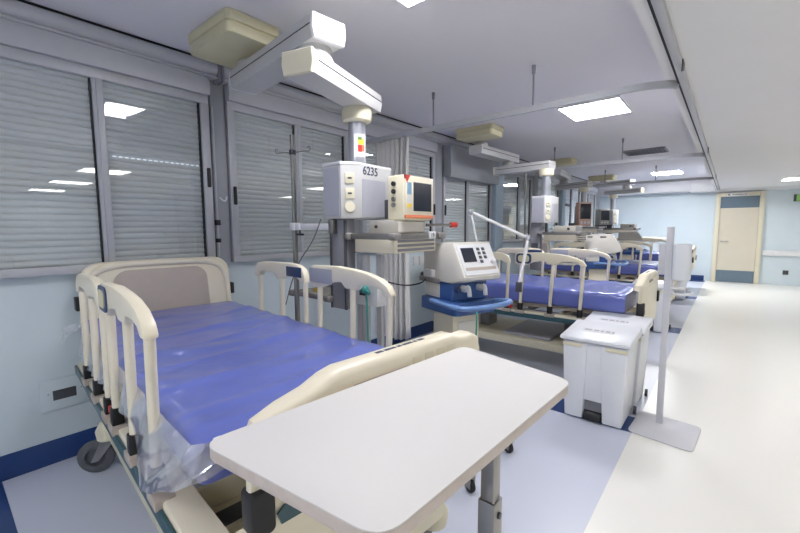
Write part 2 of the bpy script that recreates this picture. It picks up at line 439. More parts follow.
# ------------------------------------------------------------------ beds
def cast_bed():
    """geometry in bed coordinates: x from head (0) to foot (2.13), y across, z up"""
    r = thing('hospital_bed', '', 'bed', (0, 0, 0), 0, 'hospital beds along the window wall')
    # chassis
    MB().prism([(.02, .30), (.16, .20), (1.86, .20), (2.02, .27), (2.10, .27), (2.10, .33), (2.0, .34), (1.84, .28), (.2, .28), (.06, .36)], 'y', -.40, .40, .012).build('base_cover', 'ivory', r)
    for x in (.56, 1.51): MB().box(x - .06, x + .06, -.1, .1, .26, .57, .01).build('lift_column', 'grey', r)
    MB().box(.9, 1.4, -.34, .34, .285, .31, .004).build('base_plate', 'lilac', r)
    # frame
    f = MB()
    for s in (-1, 1): f.box(.06, 2.1, s * .44 - .045, s * .44 + .045, .565, .625, .008)
    for x in (.1, .55, 1.0, 1.5, 2.05): f.box(x - .03, x + .03, -.43, .43, .57, .615, .006)
    f.build('frame', 'cream', r)
    for s in (-1, 1): MB().box(.04, 2.12, s * .492 - .006, s * .492 + .006, .56, .605, .003).build('side_strip', 'teal', r)
    MB().box(.08, 1.0, -.40, .40, .66, .70, .008).build('back_deck', 'taupe', r)
    MB().box(1.01, 1.88, -.40, .40, .66, .70, .008).build('leg_deck', 'taupe', r)
    for x in (.3, .8, 1.2, 1.7): MB().box(x - .025, x + .025, -.36, .36, .612, .664, .006).build('deck_support', 'grey', r)
    m = MB().box(1.58, 2.04, -.36, .30, .40, .412, .004)
    m.box(1.58, 2.04, -.375, -.352, .40, .50, .006).box(1.58, 2.04, .292, .315, .40, .50, .006).box(1.575, 1.60, -.375, .315, .40, .50, .006).box(2.02, 2.045, -.375, .315, .40, .50, .006).box(1.78, 1.80, -.352, .292, .41, .46, .005)
    m.build('foot_tray', 'ivory', r)
    MB().box(1.66, 1.74, -.31, -.12, .412, .434, .006).build('hand_control', 'dgrey', r)
    # casters
    for x in (.225, 1.98):
        for s in (-1, 1):
            tm = Matrix.Translation((x + .03, s * .395, 0)) @ Matrix.Rotation(math.radians(-s * 58 if x < 1 else 25), 4, 'Z') @ Matrix.Translation((-x - .03, -s * .395, 0))
            c = MB().lathe([(0, 0), (.055, 0), (.062, .05), (.035, .1), (0, .1)], (x + .065, s * .395, .215), n=16).build('caster', 'ivory', r)
            MB().prism([(x - .055, .07), (x - .015, .075), (x + .07, .19), (x + .0, .19)], 'y', s * .395 + .021, s * .395 + .027, mtx=tm).prism([(x - .055, .07), (x - .015, .075), (x + .07, .19), (x + .0, .19)], 'y', s * .395 - .027, s * .395 - .021, mtx=tm).build('fork', 'steel', c)
            MB().lathe([(.05, -.017), (.078, -.018), (.095, -.008), (.095, .008), (.078, .018), (.05, .017)], (x - .035, s * .395, .095), (0, 1, 0), 28, tm).build('tyre', 'tyre', c)
            MB().lathe([(0, -.012), (.056, -.008), (.056, .008), (0, .012)], (x - .035, s * .395, .095), (0, 1, 0), 20, tm).build('hub', 'dgrey', c)
    # headboard
    outl = arc(.33, 1.09, .11, 0, 90, 7) + [(0, 1.205)] + arc(-.33, 1.09, .11, 90, 180, 7) + [(-.45, .72), (-.3, .66), (.3, .66), (.45, .72)]
    hb = MB().prism(outl, 'x', -.035, .025, .014, 3).build('headboard', 'cream', r)
    MB().prism(arc(.19, 1.055, .09, 0, 90, 6) + arc(-.19, 1.055, .09, 90, 180, 6) + [(-.30, .73), (.30, .73)], 'x', .0235, .028, .002).build('inset_panel', 'taupe', hb)
    b = MB().tube([(.022, -.425, .85), (.022, -.42, 1.08), (.022, -.33, 1.178), (.022, 0, 1.183), (.022, .33, 1.178), (.022, .42, 1.08), (.022, .425, .85)], .02, 10, smooth=2).build('raised_rim', 'cream', hb)
    for s in (-1, 1): MB().box(-.04, .035, s * .455 - .012, s * .455 + .012, .92, 1.0, .004).build('corner_bumper', 'black', hb)
    # footboard
    fo = [(-.40, .80), (-.40, .90), (-.37, .945), (-.305, .97), (-.23, .988), (-.175, 1.012), (-.13, 1.022), (.36, 1.022), (.40, 1.008), (.43, 1.002), (.48, 1.004), (.52, .985), (.535, .94), (.535, .62), (.46, .52), (-.36, .52), (-.425, .62)]
    lowf = [(-.40, .80), (-.395, .90), (-.365, .95), (.50, .97), (.535, .94), (.535, .62), (.46, .52), (-.34, .52), (-.40, .62)]
    topf = [p for p in fo if p[1] > .93] + [(.53, .90), (-.39, .90)]
    fb = MB().prism(lowf, 'x', 2.135, 2.165, .008, 2).prism(topf, 'x', 2.09, 2.17, .022, 3).build('footboard', 'cream', r)
    MB().box(2.1695, 2.172, -.10, .12, .94, .97, .001).build('label_plate', 'taupe', fb)
    m = MB(); x0 = -.09
    for i, w in enumerate((.03, .012, .045, .02, .03)):
        m.box(2.172, 2.1725, x0, x0 + w, .951, .959); x0 += w + .008
    m.build('label_print', 'ink', fb)
    m = MB(); x0 = .02
    for w in (.03, .05, .02, .045, .015, .03):
        m.box(2.12, 2.134, x0, x0 + w, .0205+1, .0226+1); x0 += w + .006
    m.build('label_print', 'ink', fb)
    for i in range(4): MB().box(2.1695, 2.1715, .14 + i * .06, .185 + i * .06, .965, .99, .001).build('button', 'ivory', fb)
    for s in (-1, 1): MB().prism(rrect(.068 + s * .445 - .030, .068 + s * .445 + .030, .69, .80, .015), 'x', 2.125, 2.182, .006).build('corner_bumper', 'black', fb)
    MB().prism([(-.34, .72), (-.32, .735), (-.27, .725), (-.265, .69), (-.33, .69)], 'x', 2.168, 2.173).build('emblem', 'teal', fb)
    # side rails
    for s in (-1, 1):
        y = s * .478
        hr = MB().prism([(.395, 1.10), (.41, 1.145), (.45, 1.175), (.52, 1.187), (.85, 1.195), (.95, 1.188), (1.005, 1.165), (1.03, 1.12), (1.03, 1.09), (.98, 1.09), (.93, 1.115), (.80, 1.105), (.76, 1.09), (.70, 1.09), (.66, 1.12), (.50, 1.12), (.47, 1.09), (.41, 1.08)], 'y', y - .020, y + .020, .010, 2).build('head_side_rail', 'cream', r)
        for x in (.44, .73, 1.0):
            MB().tube([(x + .01, y, 1.10), (x, y, .68)], .0155, 12).build('post', 'cream', hr)
            MB().box(x - .021, x + .021, y - .021, y + .021, .628, .70, .005).build('post_foot', 'black', hr)
        MB().box(.83, 1.0, y - s * .0205 - .003, y - s * .0205 + .003, 1.115, 1.175, .003).build('control_label', 'lblue', hr)
        fr = MB().prism([(1.08, 1.10), (1.085, 1.18), (1.11, 1.197), (1.34, 1.205), (1.48, 1.197), (1.58, 1.186), (1.66, 1.166), (1.715, 1.138), (1.738, 1.105), (1.738, 1.092), (1.70, 1.090), (1.67, 1.115), (1.61, 1.128), (1.52, 1.125), (1.49, 1.095), (1.41, 1.095), (1.37, 1.125), (1.28, 1.115), (1.20, 1.08), (1.12, 1.08)], 'y', y - .021, y + .021, .010, 2).build('foot_side_rail', 'cream', r)
        for x, zt in ((1.16, 1.10), (1.45, 1.11), (1.718, 1.10)):
            MB().tube([(x, y, zt), (x - .02, y, .68)], .0155, 12).build('post', 'cream', fr)
            MB().box(x - .041, x + .001, y - .021, y + .021, .628, .70, .005).build('post_foot', 'black', fr)
        MB().box(1.09, 1.30, y - s * .0215 - .003, y - s * .0215 + .003, 1.105, 1.185, .006).build('control_panel', 'lilac', fr)
        MB().prism(rrect(1.10, 1.25, 1.095, 1.19, .03), 'y', y + s * .0205, y + s * .026).build('control_panel', 'lblue', fr)
        MB().prism(rrect(1.12, 1.23, 1.11, 1.175, .025), 'y', y + s * .0255, y + s * .029).build('control_pad', 'yell', fr)
        MB().box(1.02, 1.06, y - .012, y + .012, .64, .67, .004).build('release_lever', 'red', fr)
        # hinge brackets on the frame
        for x in (.44, .73, 1.0, 1.14, 1.43, 1.73):
            MB().box(x - .045, x + .045, s * .478 - .028, s * .478 + .028, .600, .632, .004).build('rail_bracket', 'taupe', r)
    return r

BEDS = [
    ((-2.93, 1.005), -4.7, 'nearest hospital bed with raised cream side rails, beside the white overbed table'),
    ((-2.70, 4.2), 0, 'second hospital bed from the camera, directly behind the two white waste bins'),
    ((-2.74, 7.42), 0, 'third hospital bed along the window wall, its cream footboard rising behind the second bed'),
    ((-2.74, 10.62), 0, 'farthest hospital bed, mostly hidden beyond the third bed near the far wall'),
]
proto = cast_bed()
MG = 'blue vinyl mattresses on the hospital beds'
def mattress(rough_seed, zb=.702):
    m = MB()
    rnd = random.Random(rough_seed)
    ph = [rnd.uniform(0, 6.28) for _ in range(8)]
    L0, L1, W, z0, z1 = .04, 1.985 if zb > .72 else 2.05, .455, zb, .868
    def prof(v):   # around the cross-section
        per = 2 * W + 2 * (z1 - z0); d_ = v * 2 * per
        return d_
    nx, t = 150, bmesh.new()
    sec = []
    rr = .045
    for a, b in arc(W - rr, z1 - rr, rr, 0, 90, 5): sec.append((a, b))
    for q in range(1, 40): sec.append((W - rr - (2 * W - 2 * rr) * q / 40, z1))
    for a, b in arc(-W + rr, z1 - rr, rr, 90, 180, 5): sec.append((a, b))
    for a, b in arc(-W + .03, z0 + .03, .03, 180, 270, 3): sec.append((a, b))
    for a, b in arc(W - .03, z0 + .03, .03, 270, 360, 3): sec.append((a, b))
    rings = []
    for i in range(nx + 1):
        u = i / nx; x = L0 + (L1 - L0) * u
        e = min(1, (min(u, 1 - u) * (L1 - L0)) / .04); sh = .94 + .06 * math.sqrt(max(0, 1 - (1 - e) ** 2))
        ring = []
        for (y, z) in sec:
            zz = (z0 + z1) / 2 + (z - (z0 + z1) / 2) * sh
            dz = 0
            if z > z1 - .05:
                # creases running obliquely across the vinyl
                c1 = (x - .38 * y) * 7.5 + .8 * math.sin(2.6 * y + ph[0])
                c2 = (x + .22 * y) * 13 + 1.1 * math.sin(3.4 * y + ph[1])
                dz = .0075 * abs(math.sin(c1 + ph[2])) ** 12 + .006 * abs(math.sin(c2 + ph[3])) ** 18
                dz += .003 * math.sin(2.3 * x + ph[4]) * math.cos(2.8 * y + ph[5])
                if u < .03 or u > .97: dz *= .3
            ring.append(t.verts.new((x, y * (.985 + .015 * sh), zz + dz)))
        rings.append(ring)
    n = len(sec)
    for a, b in zip(rings, rings[1:]):
        for q in range(n): t.faces.new((a[q], a[(q + 1) % n], b[(q + 1) % n], b[q]))
    t.faces.new(rings[0]); t.faces.new(rings[-1])
    bmesh.ops.recalc_face_normals(t, faces=t.faces[:])
    m._add(t)
    return m
mlabels = ['blue vinyl mattress on the nearest bed, wrapped in torn clear plastic', 'blue vinyl mattress on the second bed, behind the waste bins', 'blue vinyl mattress on the third bed', 'blue vinyl mattress on the farthest bed near the end wall']
bed_root = []
for i, ((x, y), a, lab) in enumerate(BEDS):
    b = proto if i == 0 else copy_tree(proto)
    b.location = (x, y, 0); b.rotation_euler = (0, 0, math.radians(a)); b['label'] = lab
    bed_root.append(b)
    if i:                                    # the other beds stand a little lower
        for ch in b.children:
            if ch.name.split('.')[0] not in ('caster', 'base_cover', 'base_plate', 'lift_column'): ch.location.z = -.04
    if i == len(BEDS) - 1:
        for ch in bed_root[0].children:      # the nearest bed is cranked a little higher
            if ch.name.split('.')[0] in ('back_deck', 'leg_deck'): ch.location.z = .045
    t = thing('mattress', mlabels[i], 'mattress', (x, y, -.04 if i else 0), math.radians(a), MG)
    mattress(i, .747 if i == 0 else .702).build('mattress_body', 'blue', t, angle=60)
    if i == 0:
        rnd = random.Random(3)
        def side(u, v):          # clear wrap along the left side of the mattress
            x_ = .12 + 1.42 * u
            return (x_, -.462 - .018 * abs(math.sin(9 * u * PI + 1.3 * v)) * v - .008 * v, .866 - .17 * v - .02 * math.sin(5 * u + 1) * v)
        MB().grid(side, 60, 8, .0006).build('plastic_wrap', 'wrap', t)
        def flap(u, v):          # loose corner of the wrap, its hem drawn out to a point over the bed frame
            top = [(1.40, -.461, .845), (1.62, -.463, .86), (1.84, -.464, .866), (1.975, -.462, .866), (1.992, -.43, .866), (1.992, -.36, .866), (1.994, -.25, .866)]
            hem = [(1.42, -.478, .70), (1.58, -.500, .69), (1.74, -.532, .662), (1.87, -.518, .715), (1.985, -.48, .765), (2.006, -.385, .785), (2.006, -.26, .81)]
            def at(L, w_):
                f_ = w_ * (len(L) - 1); i_ = min(int(f_), len(L) - 2); f_ -= i_
                return Vector(L[i_]).lerp(Vector(L[i_ + 1]), f_)
            a_, b_ = at(top, u), at(hem, u)
            p_ = a_.lerp(b_, v)
            rip = math.sin(v * PI) ** .7
            p_ += Vector((.006 + .006 * math.sin(31 * u + 5 * v), -.010 - .010 * math.sin(23 * u + 3 * v), .006 * math.sin(17 * u + 9 * v))) * rip
            if v > .8: p_.z += .004 * math.sin(40 * u)
            return p_
        MB().grid(flap, 60, 16, .0006).build('wrap_flap', 'wrap', t)
        def scrap(u, v):
            return (.05 + .10 * u, -.47 - .07 * v + .01 * math.sin(5 * u), .84 - .07 * v * u + .012 * math.sin(6 * u + 4 * v))
        MB().grid(scrap, 12, 8, .0006).build('wrap_flap', 'wrap', t)

# ------------------------------------------------------------------ overbed table
T = [(-.785, .318), (-.715, 1.212), (-.310, 1.115), (-.340, .365)]
zt = .978
def rpoly(P, rs):
    out = []
    n = len(P)
    for i in range(n):
        p = Vector(P[i]); a = (Vector(P[i - 1]) - p).normalized(); b = (Vector(P[(i + 1) % n]) - p).normalized(); r_ = rs
        s, e = p + a * r_, p + b * r_
        for q in range(8):
            w = q / 7; out.append(tuple((1 - w) ** 2 * s + 2 * w * (1 - w) * p + w * w * e))
    return out
r = thing('overbed_table', 'white overbed table with rounded corners on a steel post, in the foreground', 'overbed table', (-.5, .8, 0))
MB().prism(rpoly(T, .05), 'z', zt - .003, zt, .001).build('tabletop', 'tabl', r, True)
MB().prism(rpoly(T, .05), 'z', zt - .026, zt - .0032, .002).build('table_edge', 'tedge', r, True)
MB().box(-.792, -.780, .345, .362, zt - .045, zt - .004, .003).build('edge_clip', 'white', r, True)
ps = MB().box(-.487, -.447, .922, .963, .62, .93, .004).box(-.60, -.40, .90, .985, .93, zt - .0265, .004).build('inner_post', 'steel', r, True)
MB().box(-.492, -.442, .917, .968, .08, .66, .004).build('outer_post', 'steel', r, True)
MB().cyl((-.444, .942, .62), (-.436, .942, .62), .009).build('post_knob', 'dgrey', r, True)
MB().box(-.70, -.44, .92, .965, .05, .085, .004).box(-.72, -.68, .50, 1.2, .05, .09, .004).box(-.46, -.42, .50, 1.2, .05, .09, .004).build('base_frame', 'steel', r, True)
for x in (-.70, -.44):
    for y in (.53, 1.17):
        MB().lathe([(0, -.012), (.026, -.01), (.026, .01), (0, .012)], (x, y, .026), (1, 0, 0), 16).build('caster', 'black', r, True)

# ------------------------------------------------------------------ waste bins
def make_bin():
    r = thing('waste_bin', '', 'waste bin', (0, 0, 0), 0, 'white pedal waste bins')
    # front faces -y; tapered body
    t = bmesh.new()
    lo = [(-.19, -.2), (.19, -.2), (.19, .2), (-.19, .2)]; hi = [(-.215, -.225), (.215, -.225), (.215, .225), (-.215, .225)]
    m = MB()
    def taper(x0, x1, y0, y1, z0, z1, g):
        q = bmesh.new()
        a = [q.verts.new((x, y, z0)) for x, y in ((x0, y0), (x1, y0), (x1, y1), (x0, y1))]
        b = [q.verts.new((x, y, z1)) for x, y in ((x0 - g, y0 - g), (x1 + g, y0 - g), (x1 + g, y1 + g), (x0 - g, y1 + g))]
        q.faces.new(a); q.faces.new(b)
        for i in range(4): q.faces.new((a[i], a[(i + 1) % 4], b[(i + 1) % 4], b[i]))
        bmesh.ops.recalc_face_normals(q, faces=q.faces[:])
        bmesh.ops.bevel(q, geom=q.edges[:], offset=.012, segments=2, profile=.5, affect='EDGES')
        m._add(q)
    taper(-.19, -.065, -.205, .21, .012, .565, .022)
    taper(.065, .19, -.205, .21, .012, .565, .022)
    taper(-.075, .075, -.195, .20, .15, .565, .020)
    m.build('body', 'bin', r)
    MB().box(-.064, .064, -.16, -.05, .012, .15).build('pedal_recess', 'grey', r)
    MB().prism([(-.215, .02), (-.215, .04), (-.19, .07), (-.1, .075), (-.1, .02)], 'x', -.058, .058, .004).build('pedal', 'black', r)
    l = MB().prism([(-.245, .575), (-.245, .592), (-.23, .602), (.17, .630), (.235, .640), (.242, .62), (.242, .575)], 'x', -.230, .230, .012, 3).build('lid', 'bin', r)
    mm = MB()
    mm.box(-.12, .09, -.06, .04, 0, .0012, mtx=Matrix.Translation((0, 0, .6182)) @ Matrix.Rotation(.070, 4, 'X')).build('lid_label', 'white', l)
    mm = MB(); x0 = -.11
    for w in (.05, .035, .02, .03, .014):
        mm.box(x0, x0 + w, -.022, .012, .0013, .0022, mtx=Matrix.Translation((0, 0, .6182)) @ Matrix.Rotation(.070, 4, 'X')); x0 += w + .012
    mm.build('label_print', 'lilac', l)
    for x in (-.1425, .1425): MB().box(x - .0675, x + .0675, -.2335, -.226, .53, .555, .003).build('grip_lip', 'ivory', r)
    for s in (-1, 1): MB().cyl((s * .205, .2, .03), (s * .222, .2, .03), .03, n=16).build('wheel', 'dgrey', r)
    sq = Matrix.Diagonal((1, .86, 1.03, 1))
    for o in r.children_recursive: o.data.transform(sq)
    return r
bp = make_bin()
for i, (x, y, lab) in enumerate([(-.69, 3.14, 'white pedal waste bin nearest the camera, in front of its twin by the dispenser stand'), (-.675, 3.562, 'white pedal waste bin standing directly behind the nearest one, at the second bed'), (-.78, 6.30, 'white waste bin beyond the second bed, seen left of the dispenser pole'), (-.80, 9.35, 'distant white waste bin, seen right of the dispenser below the dispensing unit')]):
    b = bp if i == 0 else copy_tree(bp)
    b.location = (x, y, 0); b['label'] = lab
    b.rotation_euler = (0, 0, 0.0)

# ------------------------------------------------------------------ hand gel dispenser stand
r = thing('dispenser_stand', 'pale grey pole stand on a flat floor plate at the corridor edge', 'dispenser stand', (-.31, 3.25, 0))
MB().prism(rpoly([(-.47, 2.99), (-.10, 2.94), (-.075, 3.36), (-.45, 3.395)], .05), 'z', 0.0016, .010, .002).build('base_plate', 'stand', r, True)
MB().box(-.333, -.293, 3.235, 3.265, .01, 1.40, .003).build('pole', 'stand', r, True)
MB().box(-.375, -.334, 3.255, 3.275, 1.07, 1.28, .003).build('back_plate', 'stand', r, True)
MB().box(-.29, -.215, 3.2, 3.25, .98, .995, .003).tube([(-.30, 3.25, 1.06), (-.285, 3.235, .99), (-.28, 3.23, .94), (-.20, 3.22, .945), (-.17, 3.21, .965)], .009, 8, smooth=2).build('drip_tray', 'white', r, True)
r = thing('gel_dispenser', 'white wall-type hand gel dispenser fixed to the pole stand', 'dispenser', (-.22, 3.25, 1.0))
MB().prism(rrect(-.291, -.188, 3.20, 3.30, .025), 'z', 1.04, 1.285, .012, 3).build('housing', 'bin', r, True)
MB().box(-.22, -.183, 3.23, 3.28, 1.225, 1.25, .005).build('sight_window', 'grey', r, True)
MB().lathe([(0, 0), (.022, 0), (.03, .05), (0, .05)], (-.235, 3.245, .992), n=16).build('nozzle', 'white', r, True)

# ------------------------------------------------------------------ privacy curtain
def curtain(name, label, x0, x1, y, z0, z1, folds, amp):
    m = MB()
    def f(u, v):
        a = amp * (.55 + .45 * v)
        ph = folds * 2 * PI * u
        return (x0 + (x1 - x0) * u + .012 * math.sin(2.1 * ph), y + a * math.sin(ph) + .012 * math.sin(3 * u + 4 * v), z1 - (z1 - z0) * v + .01 * math.sin(7 * u) * v)
    m.grid(f, folds * 14, 14, .003)
    o = m.build(name, 'curt', None, angle=180)
    me = o.data
    c = Vector(((x0 + x1) / 2, y, z0)); me.transform(Matrix.Translation(-c)); o.location = c
    return tag(o, label, 'curtain')
curtain('privacy_curtain', 'gathered off-white privacy curtain hanging behind the nearest pendant column', WX + .17, -2.45, 3.08, .27, 2.283, 7, .06)

# ------------------------------------------------------------------ small wall fittings
r = thing('outlet_cover', 'pale rectangular wall plate with a dark slot, low on the wall beside the nearest bed', 'wall plate', (WX, .47, .42))
MB().box(WX, WX + .012, .36, .585, .325, .515, .003).build('plate', 'wall', r, True)
MB().box(WX + .0115, WX + .0135, .415, .525, .385, .445, .001).build('slot', 'dgrey', r, True)
for y in (.395, .55): MB().cyl((WX + .0115, y, .43), (WX + .014, y, .43), .004, n=8).build('screw', 'grey', r, True)
r = thing('wall_outlet', 'white double wall plate beside the curtain behind the nearest ventilator', 'wall plate', (WX, 4.0, .98))
MB().box(WX, WX + .012, 3.92, 4.02, .93, 1.04, .003).box(WX, WX + .012, 4.04, 4.14, .93, 1.04, .003).build('plate', 'white', r, True)
MB().cyl((WX + .012, 4.1, .80), (WX + .03, 4.1, .80), .04, n=14).build('socket', 'dgrey', r, True)
r = thing('door_sign', 'small white sign plate above the far door', 'sign', (.05, FY, 2.19))
MB().box(-.12, .29, FY - .082, FY - .0705, 2.155, 2.215, .002).build('plate', 'white', r, True)
m = MB(); x0 = -.02
for w in (.05, .04, .07, .03, .06): m.box(x0, x0 + w, FY - .0832, FY - .082, 2.178, 2.192); x0 += w + .008
m.build('sign_print', 'ink', r, True)
MB().box(-.1, -.06, FY - .0832, FY - .082, 2.17, 2.2).build('sign_symbol', 'ink', r, True)
r = thing('exit_sign', 'green emergency exit sign on the far wall at the right edge', 'sign', (1.24, FY, 2.05))
MB().box(1.075, 1.42, FY - .06, FY, 1.97, 2.13, .004).build('casing', 'dgrey', r, True)
MB().box(1.12, 1.415, FY - .062, FY - .0585, 1.975, 2.125).build('sign_face', 'exitg', r, True)
r = thing('wall_handrail', 'cream handrail along the far wall right of the door', 'handrail', (.7, FY, .76))
MB().box(.62, RX - .1, FY - .055, FY - .02, .70, .83, .012).build('rail', 'white', r, True)
for x in (.8, 2.2, 3.6, 5): MB().box(x - .03, x + .03, FY - .022, FY, .74, .79).build('bracket', 'grey', r, True)
r = thing('floor_socket_box', 'small dark socket on the far wall below the handrail', 'socket', (1.05, FY, .31))
MB().box(1.0, 1.1, FY - .02, FY, .26, .36, .004).build('plate', 'dgrey', r, True)

# ------------------------------------------------------------------ ceiling pendants
def beam(mb, p0, p1, w, z0, z1, over=.02, taper_=.012):
    p0, p1 = Vector((p0[0], p0[1], 0)), Vector((p1[0], p1[1], 0)); d_ = (p1 - p0).normalized(); L = (p1 - p0).length
    mtx = Matrix.Translation(p0) @ Matrix.Rotation(math.atan2(d_.y, d_.x), 4, 'Z')
    h = z1 - z0
    mb.prism([(-w / 2 + taper_, z0), (w / 2 - taper_, z0), (w / 2, z0 + h * .45), (w / 2 - .006, z1), (-w / 2 + .006, z1), (-w / 2, z0 + h * .45)], 'x', 0, L, .004, 1, mtx)
    return mtx, L

def pendant(label, cover, j0, j1, k0, k1, col, box_y=0.0, box=True):
    """cover: (x0,x1,y0,y1) ceiling cover; j0->j1 upper arm; k0->k1 lower arm; col: column xy"""
    r = thing('ceiling_pendant', label, 'medical pendant', ((cover[0] + cover[1]) / 2, (cover[2] + cover[3]) / 2, ZC), 0, 'ceiling supply pendants over the beds')
    m = MB(); x0, x1, y0, y1 = cover
    m.prism(rpoly([(x0, y0), (x1, y0), (x1, y1), (x0, y1)], .045), 'z', 2.565, ZC - .001, .004)
    m.prism(rpoly([(x0 + .008, y0 + .008), (x1 - .012, y0 + .008), (x1 - .012, y1 - .012), (x0 + .008, y1 - .012)], .045), 'z', 2.50, 2.566, .008)
    m.build('ceiling_cover', 'yell', r, True)
    dj = (Vector(j1) - Vector(j0)).normalized()
    pv = Vector(j0) + dj * .12
    MB().lathe([(0, 0), (.085, 0), (.09, .03), (.07, .06), (0, .06)], (pv.x, pv.y, 2.445), n=24).build('pivot', 'armw', r, True)
    a, L = beam(MB(), j0, j1, .2, 2.34, 2.45)
    m = MB(); beam(m, j0, j1, .2, 2.34, 2.45); ua = m.build('upper_arm', 'armw', r, True)
    m = MB(); beam(m, j0, j1, .2005, 2.402, 2.413, taper_=0); m.build('groove', 'darkgap', ua, True)
    m = MB(); beam(m, Vector(j1) - dj * .001, Vector(j1) + dj * .025, .205, 2.337, 2.453); m.build('end_cap', 'white', ua, True)
    m = MB(); beam(m, Vector(j0) - dj * .02, Vector(j0) + dj * .001, .202, 2.34, 2.45); m.build('end_cap', 'white', ua, True)
    for s in (-1, 1):
        m = MB(); m.cyl((Vector((j1[0], j1[1], 2.405)) + Vector((dj.x, dj.y, 0)) * .022 + Vector((-dj.y, dj.x, 0)) * s * .085), (Vector((j1[0], j1[1], 2.405)) + Vector((dj.x, dj.y, 0)) * .027 + Vector((-dj.y, dj.x, 0)) * s * .085), .006, n=8); m.build('screw', 'dgrey', ua, True)
    p = Vector(j1) - dj * .11
    MB().lathe([(0, 0), (.09, 0), (.095, .04), (.08, .07), (.085, .095), (0, .095)], (p.x, p.y, 2.245), n=24).build('joint', 'armw', r, True)
    dk = (Vector(k1) - Vector(k0)).normalized()
    m = MB(); beam(m, k0, k1, .18, 2.145, 2.25); la = m.build('lower_arm', 'armw', r, True)
    m = MB(); beam(m, Vector(k0) + dk * .03, k1, .1805, 2.205, 2.215, taper_=0); m.build('groove', 'darkgap', la, True)
    m = MB(); beam(m, Vector(k0) - dk * .02, Vector(k0) + dk * .002, .186, 2.14, 2.253); m.build('end_cap', 'ivory', la, True)
    MB().lathe([(0, 0), (.075, 0), (.09, .012), (.095, .07), (.088, .088), (0, .088)], (col[0], col[1], 2.058), n=28).build('collar', 'ivory', r, True)
    MB().cyl((col[0], col[1], 1.78), (col[0], col[1], 2.06), .055, n=28).build('column', 'colm', r, True)
    # console head
    X, Y = col
    A, B, Cc, D, E_, F = (-.10, -.20), (.06, -.20), (.115, -.11), (.095, .21), (-.10, .22), (-.17, .12)
    foot = [(X + q[0], Y + q[1]) for q in (A, B, Cc, D, E_, F)]
    con = MB().prism(foot, 'z', 1.46, 1.785, .006, 2).build('console_head', 'armw', r, True)
    MB().prism([(X + q[0] * 1.02, Y + q[1] * 1.02) for q in (A, B, Cc, D, E_, F)], 'z', 1.775, 1.797, .006).build('top_cap', 'white', con, True)
    MB().box(X - .09, X + .048, Y - .203, Y - .199, 1.475, 1.765).build('side_panel', 'lilac', con, True)
    ang = math.degrees(math.atan2(-(Cc[0] - B[0]), (Cc[1] - B[1])))
    mid = ((B[0] + Cc[0]) / 2 + X, (B[1] + Cc[1]) / 2 + Y)
    for i, zz in enumerate((1.70, 1.61)):
        mt = face_mtx((mid[0], mid[1], zz), ang)
        s = MB().box(-.028, .028, -.032, .032, 0, .008, .003, mtx=mt).build('gas_outlet', 'ivory', con, True)
        MB().box(-.012, .012, -.006, .004, .0075, .010, mtx=mt).build('slot', 'dgrey', s, True)
    mt = face_mtx((mid[0], mid[1], 1.53), ang)
    MB().lathe([(0, 0), (.033, 0), (.03, .012), (0, .014)], (0, 0, 0), n=20, mtx=mt).build('gas_outlet', 'ivory', con, True)
    ang2 = math.degrees(math.atan2(-(D[0] - Cc[0]), (D[1] - Cc[1])))
    mid2 = ((D[0] + Cc[0]) / 2 + X, (D[1] + Cc[1]) / 2 + Y)
    mt = face_mtx((mid2[0], mid2[1], 1.60), ang2)
    MB().box(-.125, .10, -.13, .10, 0, .004, mtx=mt).build('front_panel', 'lilac', con, True)
    return r, con, mt

GP = []
r1, con1, mt1 = pendant('nearest ceiling pendant over the first bed, numbered 6235, two white arms and console',
    (-2.72, -2.19, 1.155, 1.50), (-2.62, 1.485), (-1.63, 1.385), (-1.645, 1.22), (-1.86, 1.93), (-1.85, 1.80))
text_mesh('console_number', '6235', .072, 'ink', con1, root_matrix(con1).inverted() @ mt1 @ Matrix.Translation((-.045, .150, .0005)))
# colourful sticker on the column
st = [c for c in r1.children if c.name.startswith('column')][0]
def onarc(mb, a0, a1, z0, z1, rr=.0556):
    X, Y = -1.85, 1.80
    n = 8
    def f(u, v):
        a = math.radians(a0 + (a1 - a0) * u)
        return (X + rr * math.cos(a), Y + rr * math.sin(a), z0 + (z1 - z0) * v)
    mb.grid(f, n, 2, .0004); return mb
onarc(MB(), -66, 22, 1.845, 1.985).build('sticker', 'white', st, True)
onarc(MB(), -40, 4, 1.92, 1.955, .0562).build('sticker_print', 'yellow', st, True)
onarc(MB(), -40, -14, 1.948, 1.966, .0565).build('sticker_print', 'green', st, True)
onarc(MB(), -40, -12, 1.875, 1.918, .0562).build('sticker_print', 'red', st, True)
onarc(MB(), -11, 6, 1.88, 1.918, .0562).build('sticker_print', 'orange', st, True)
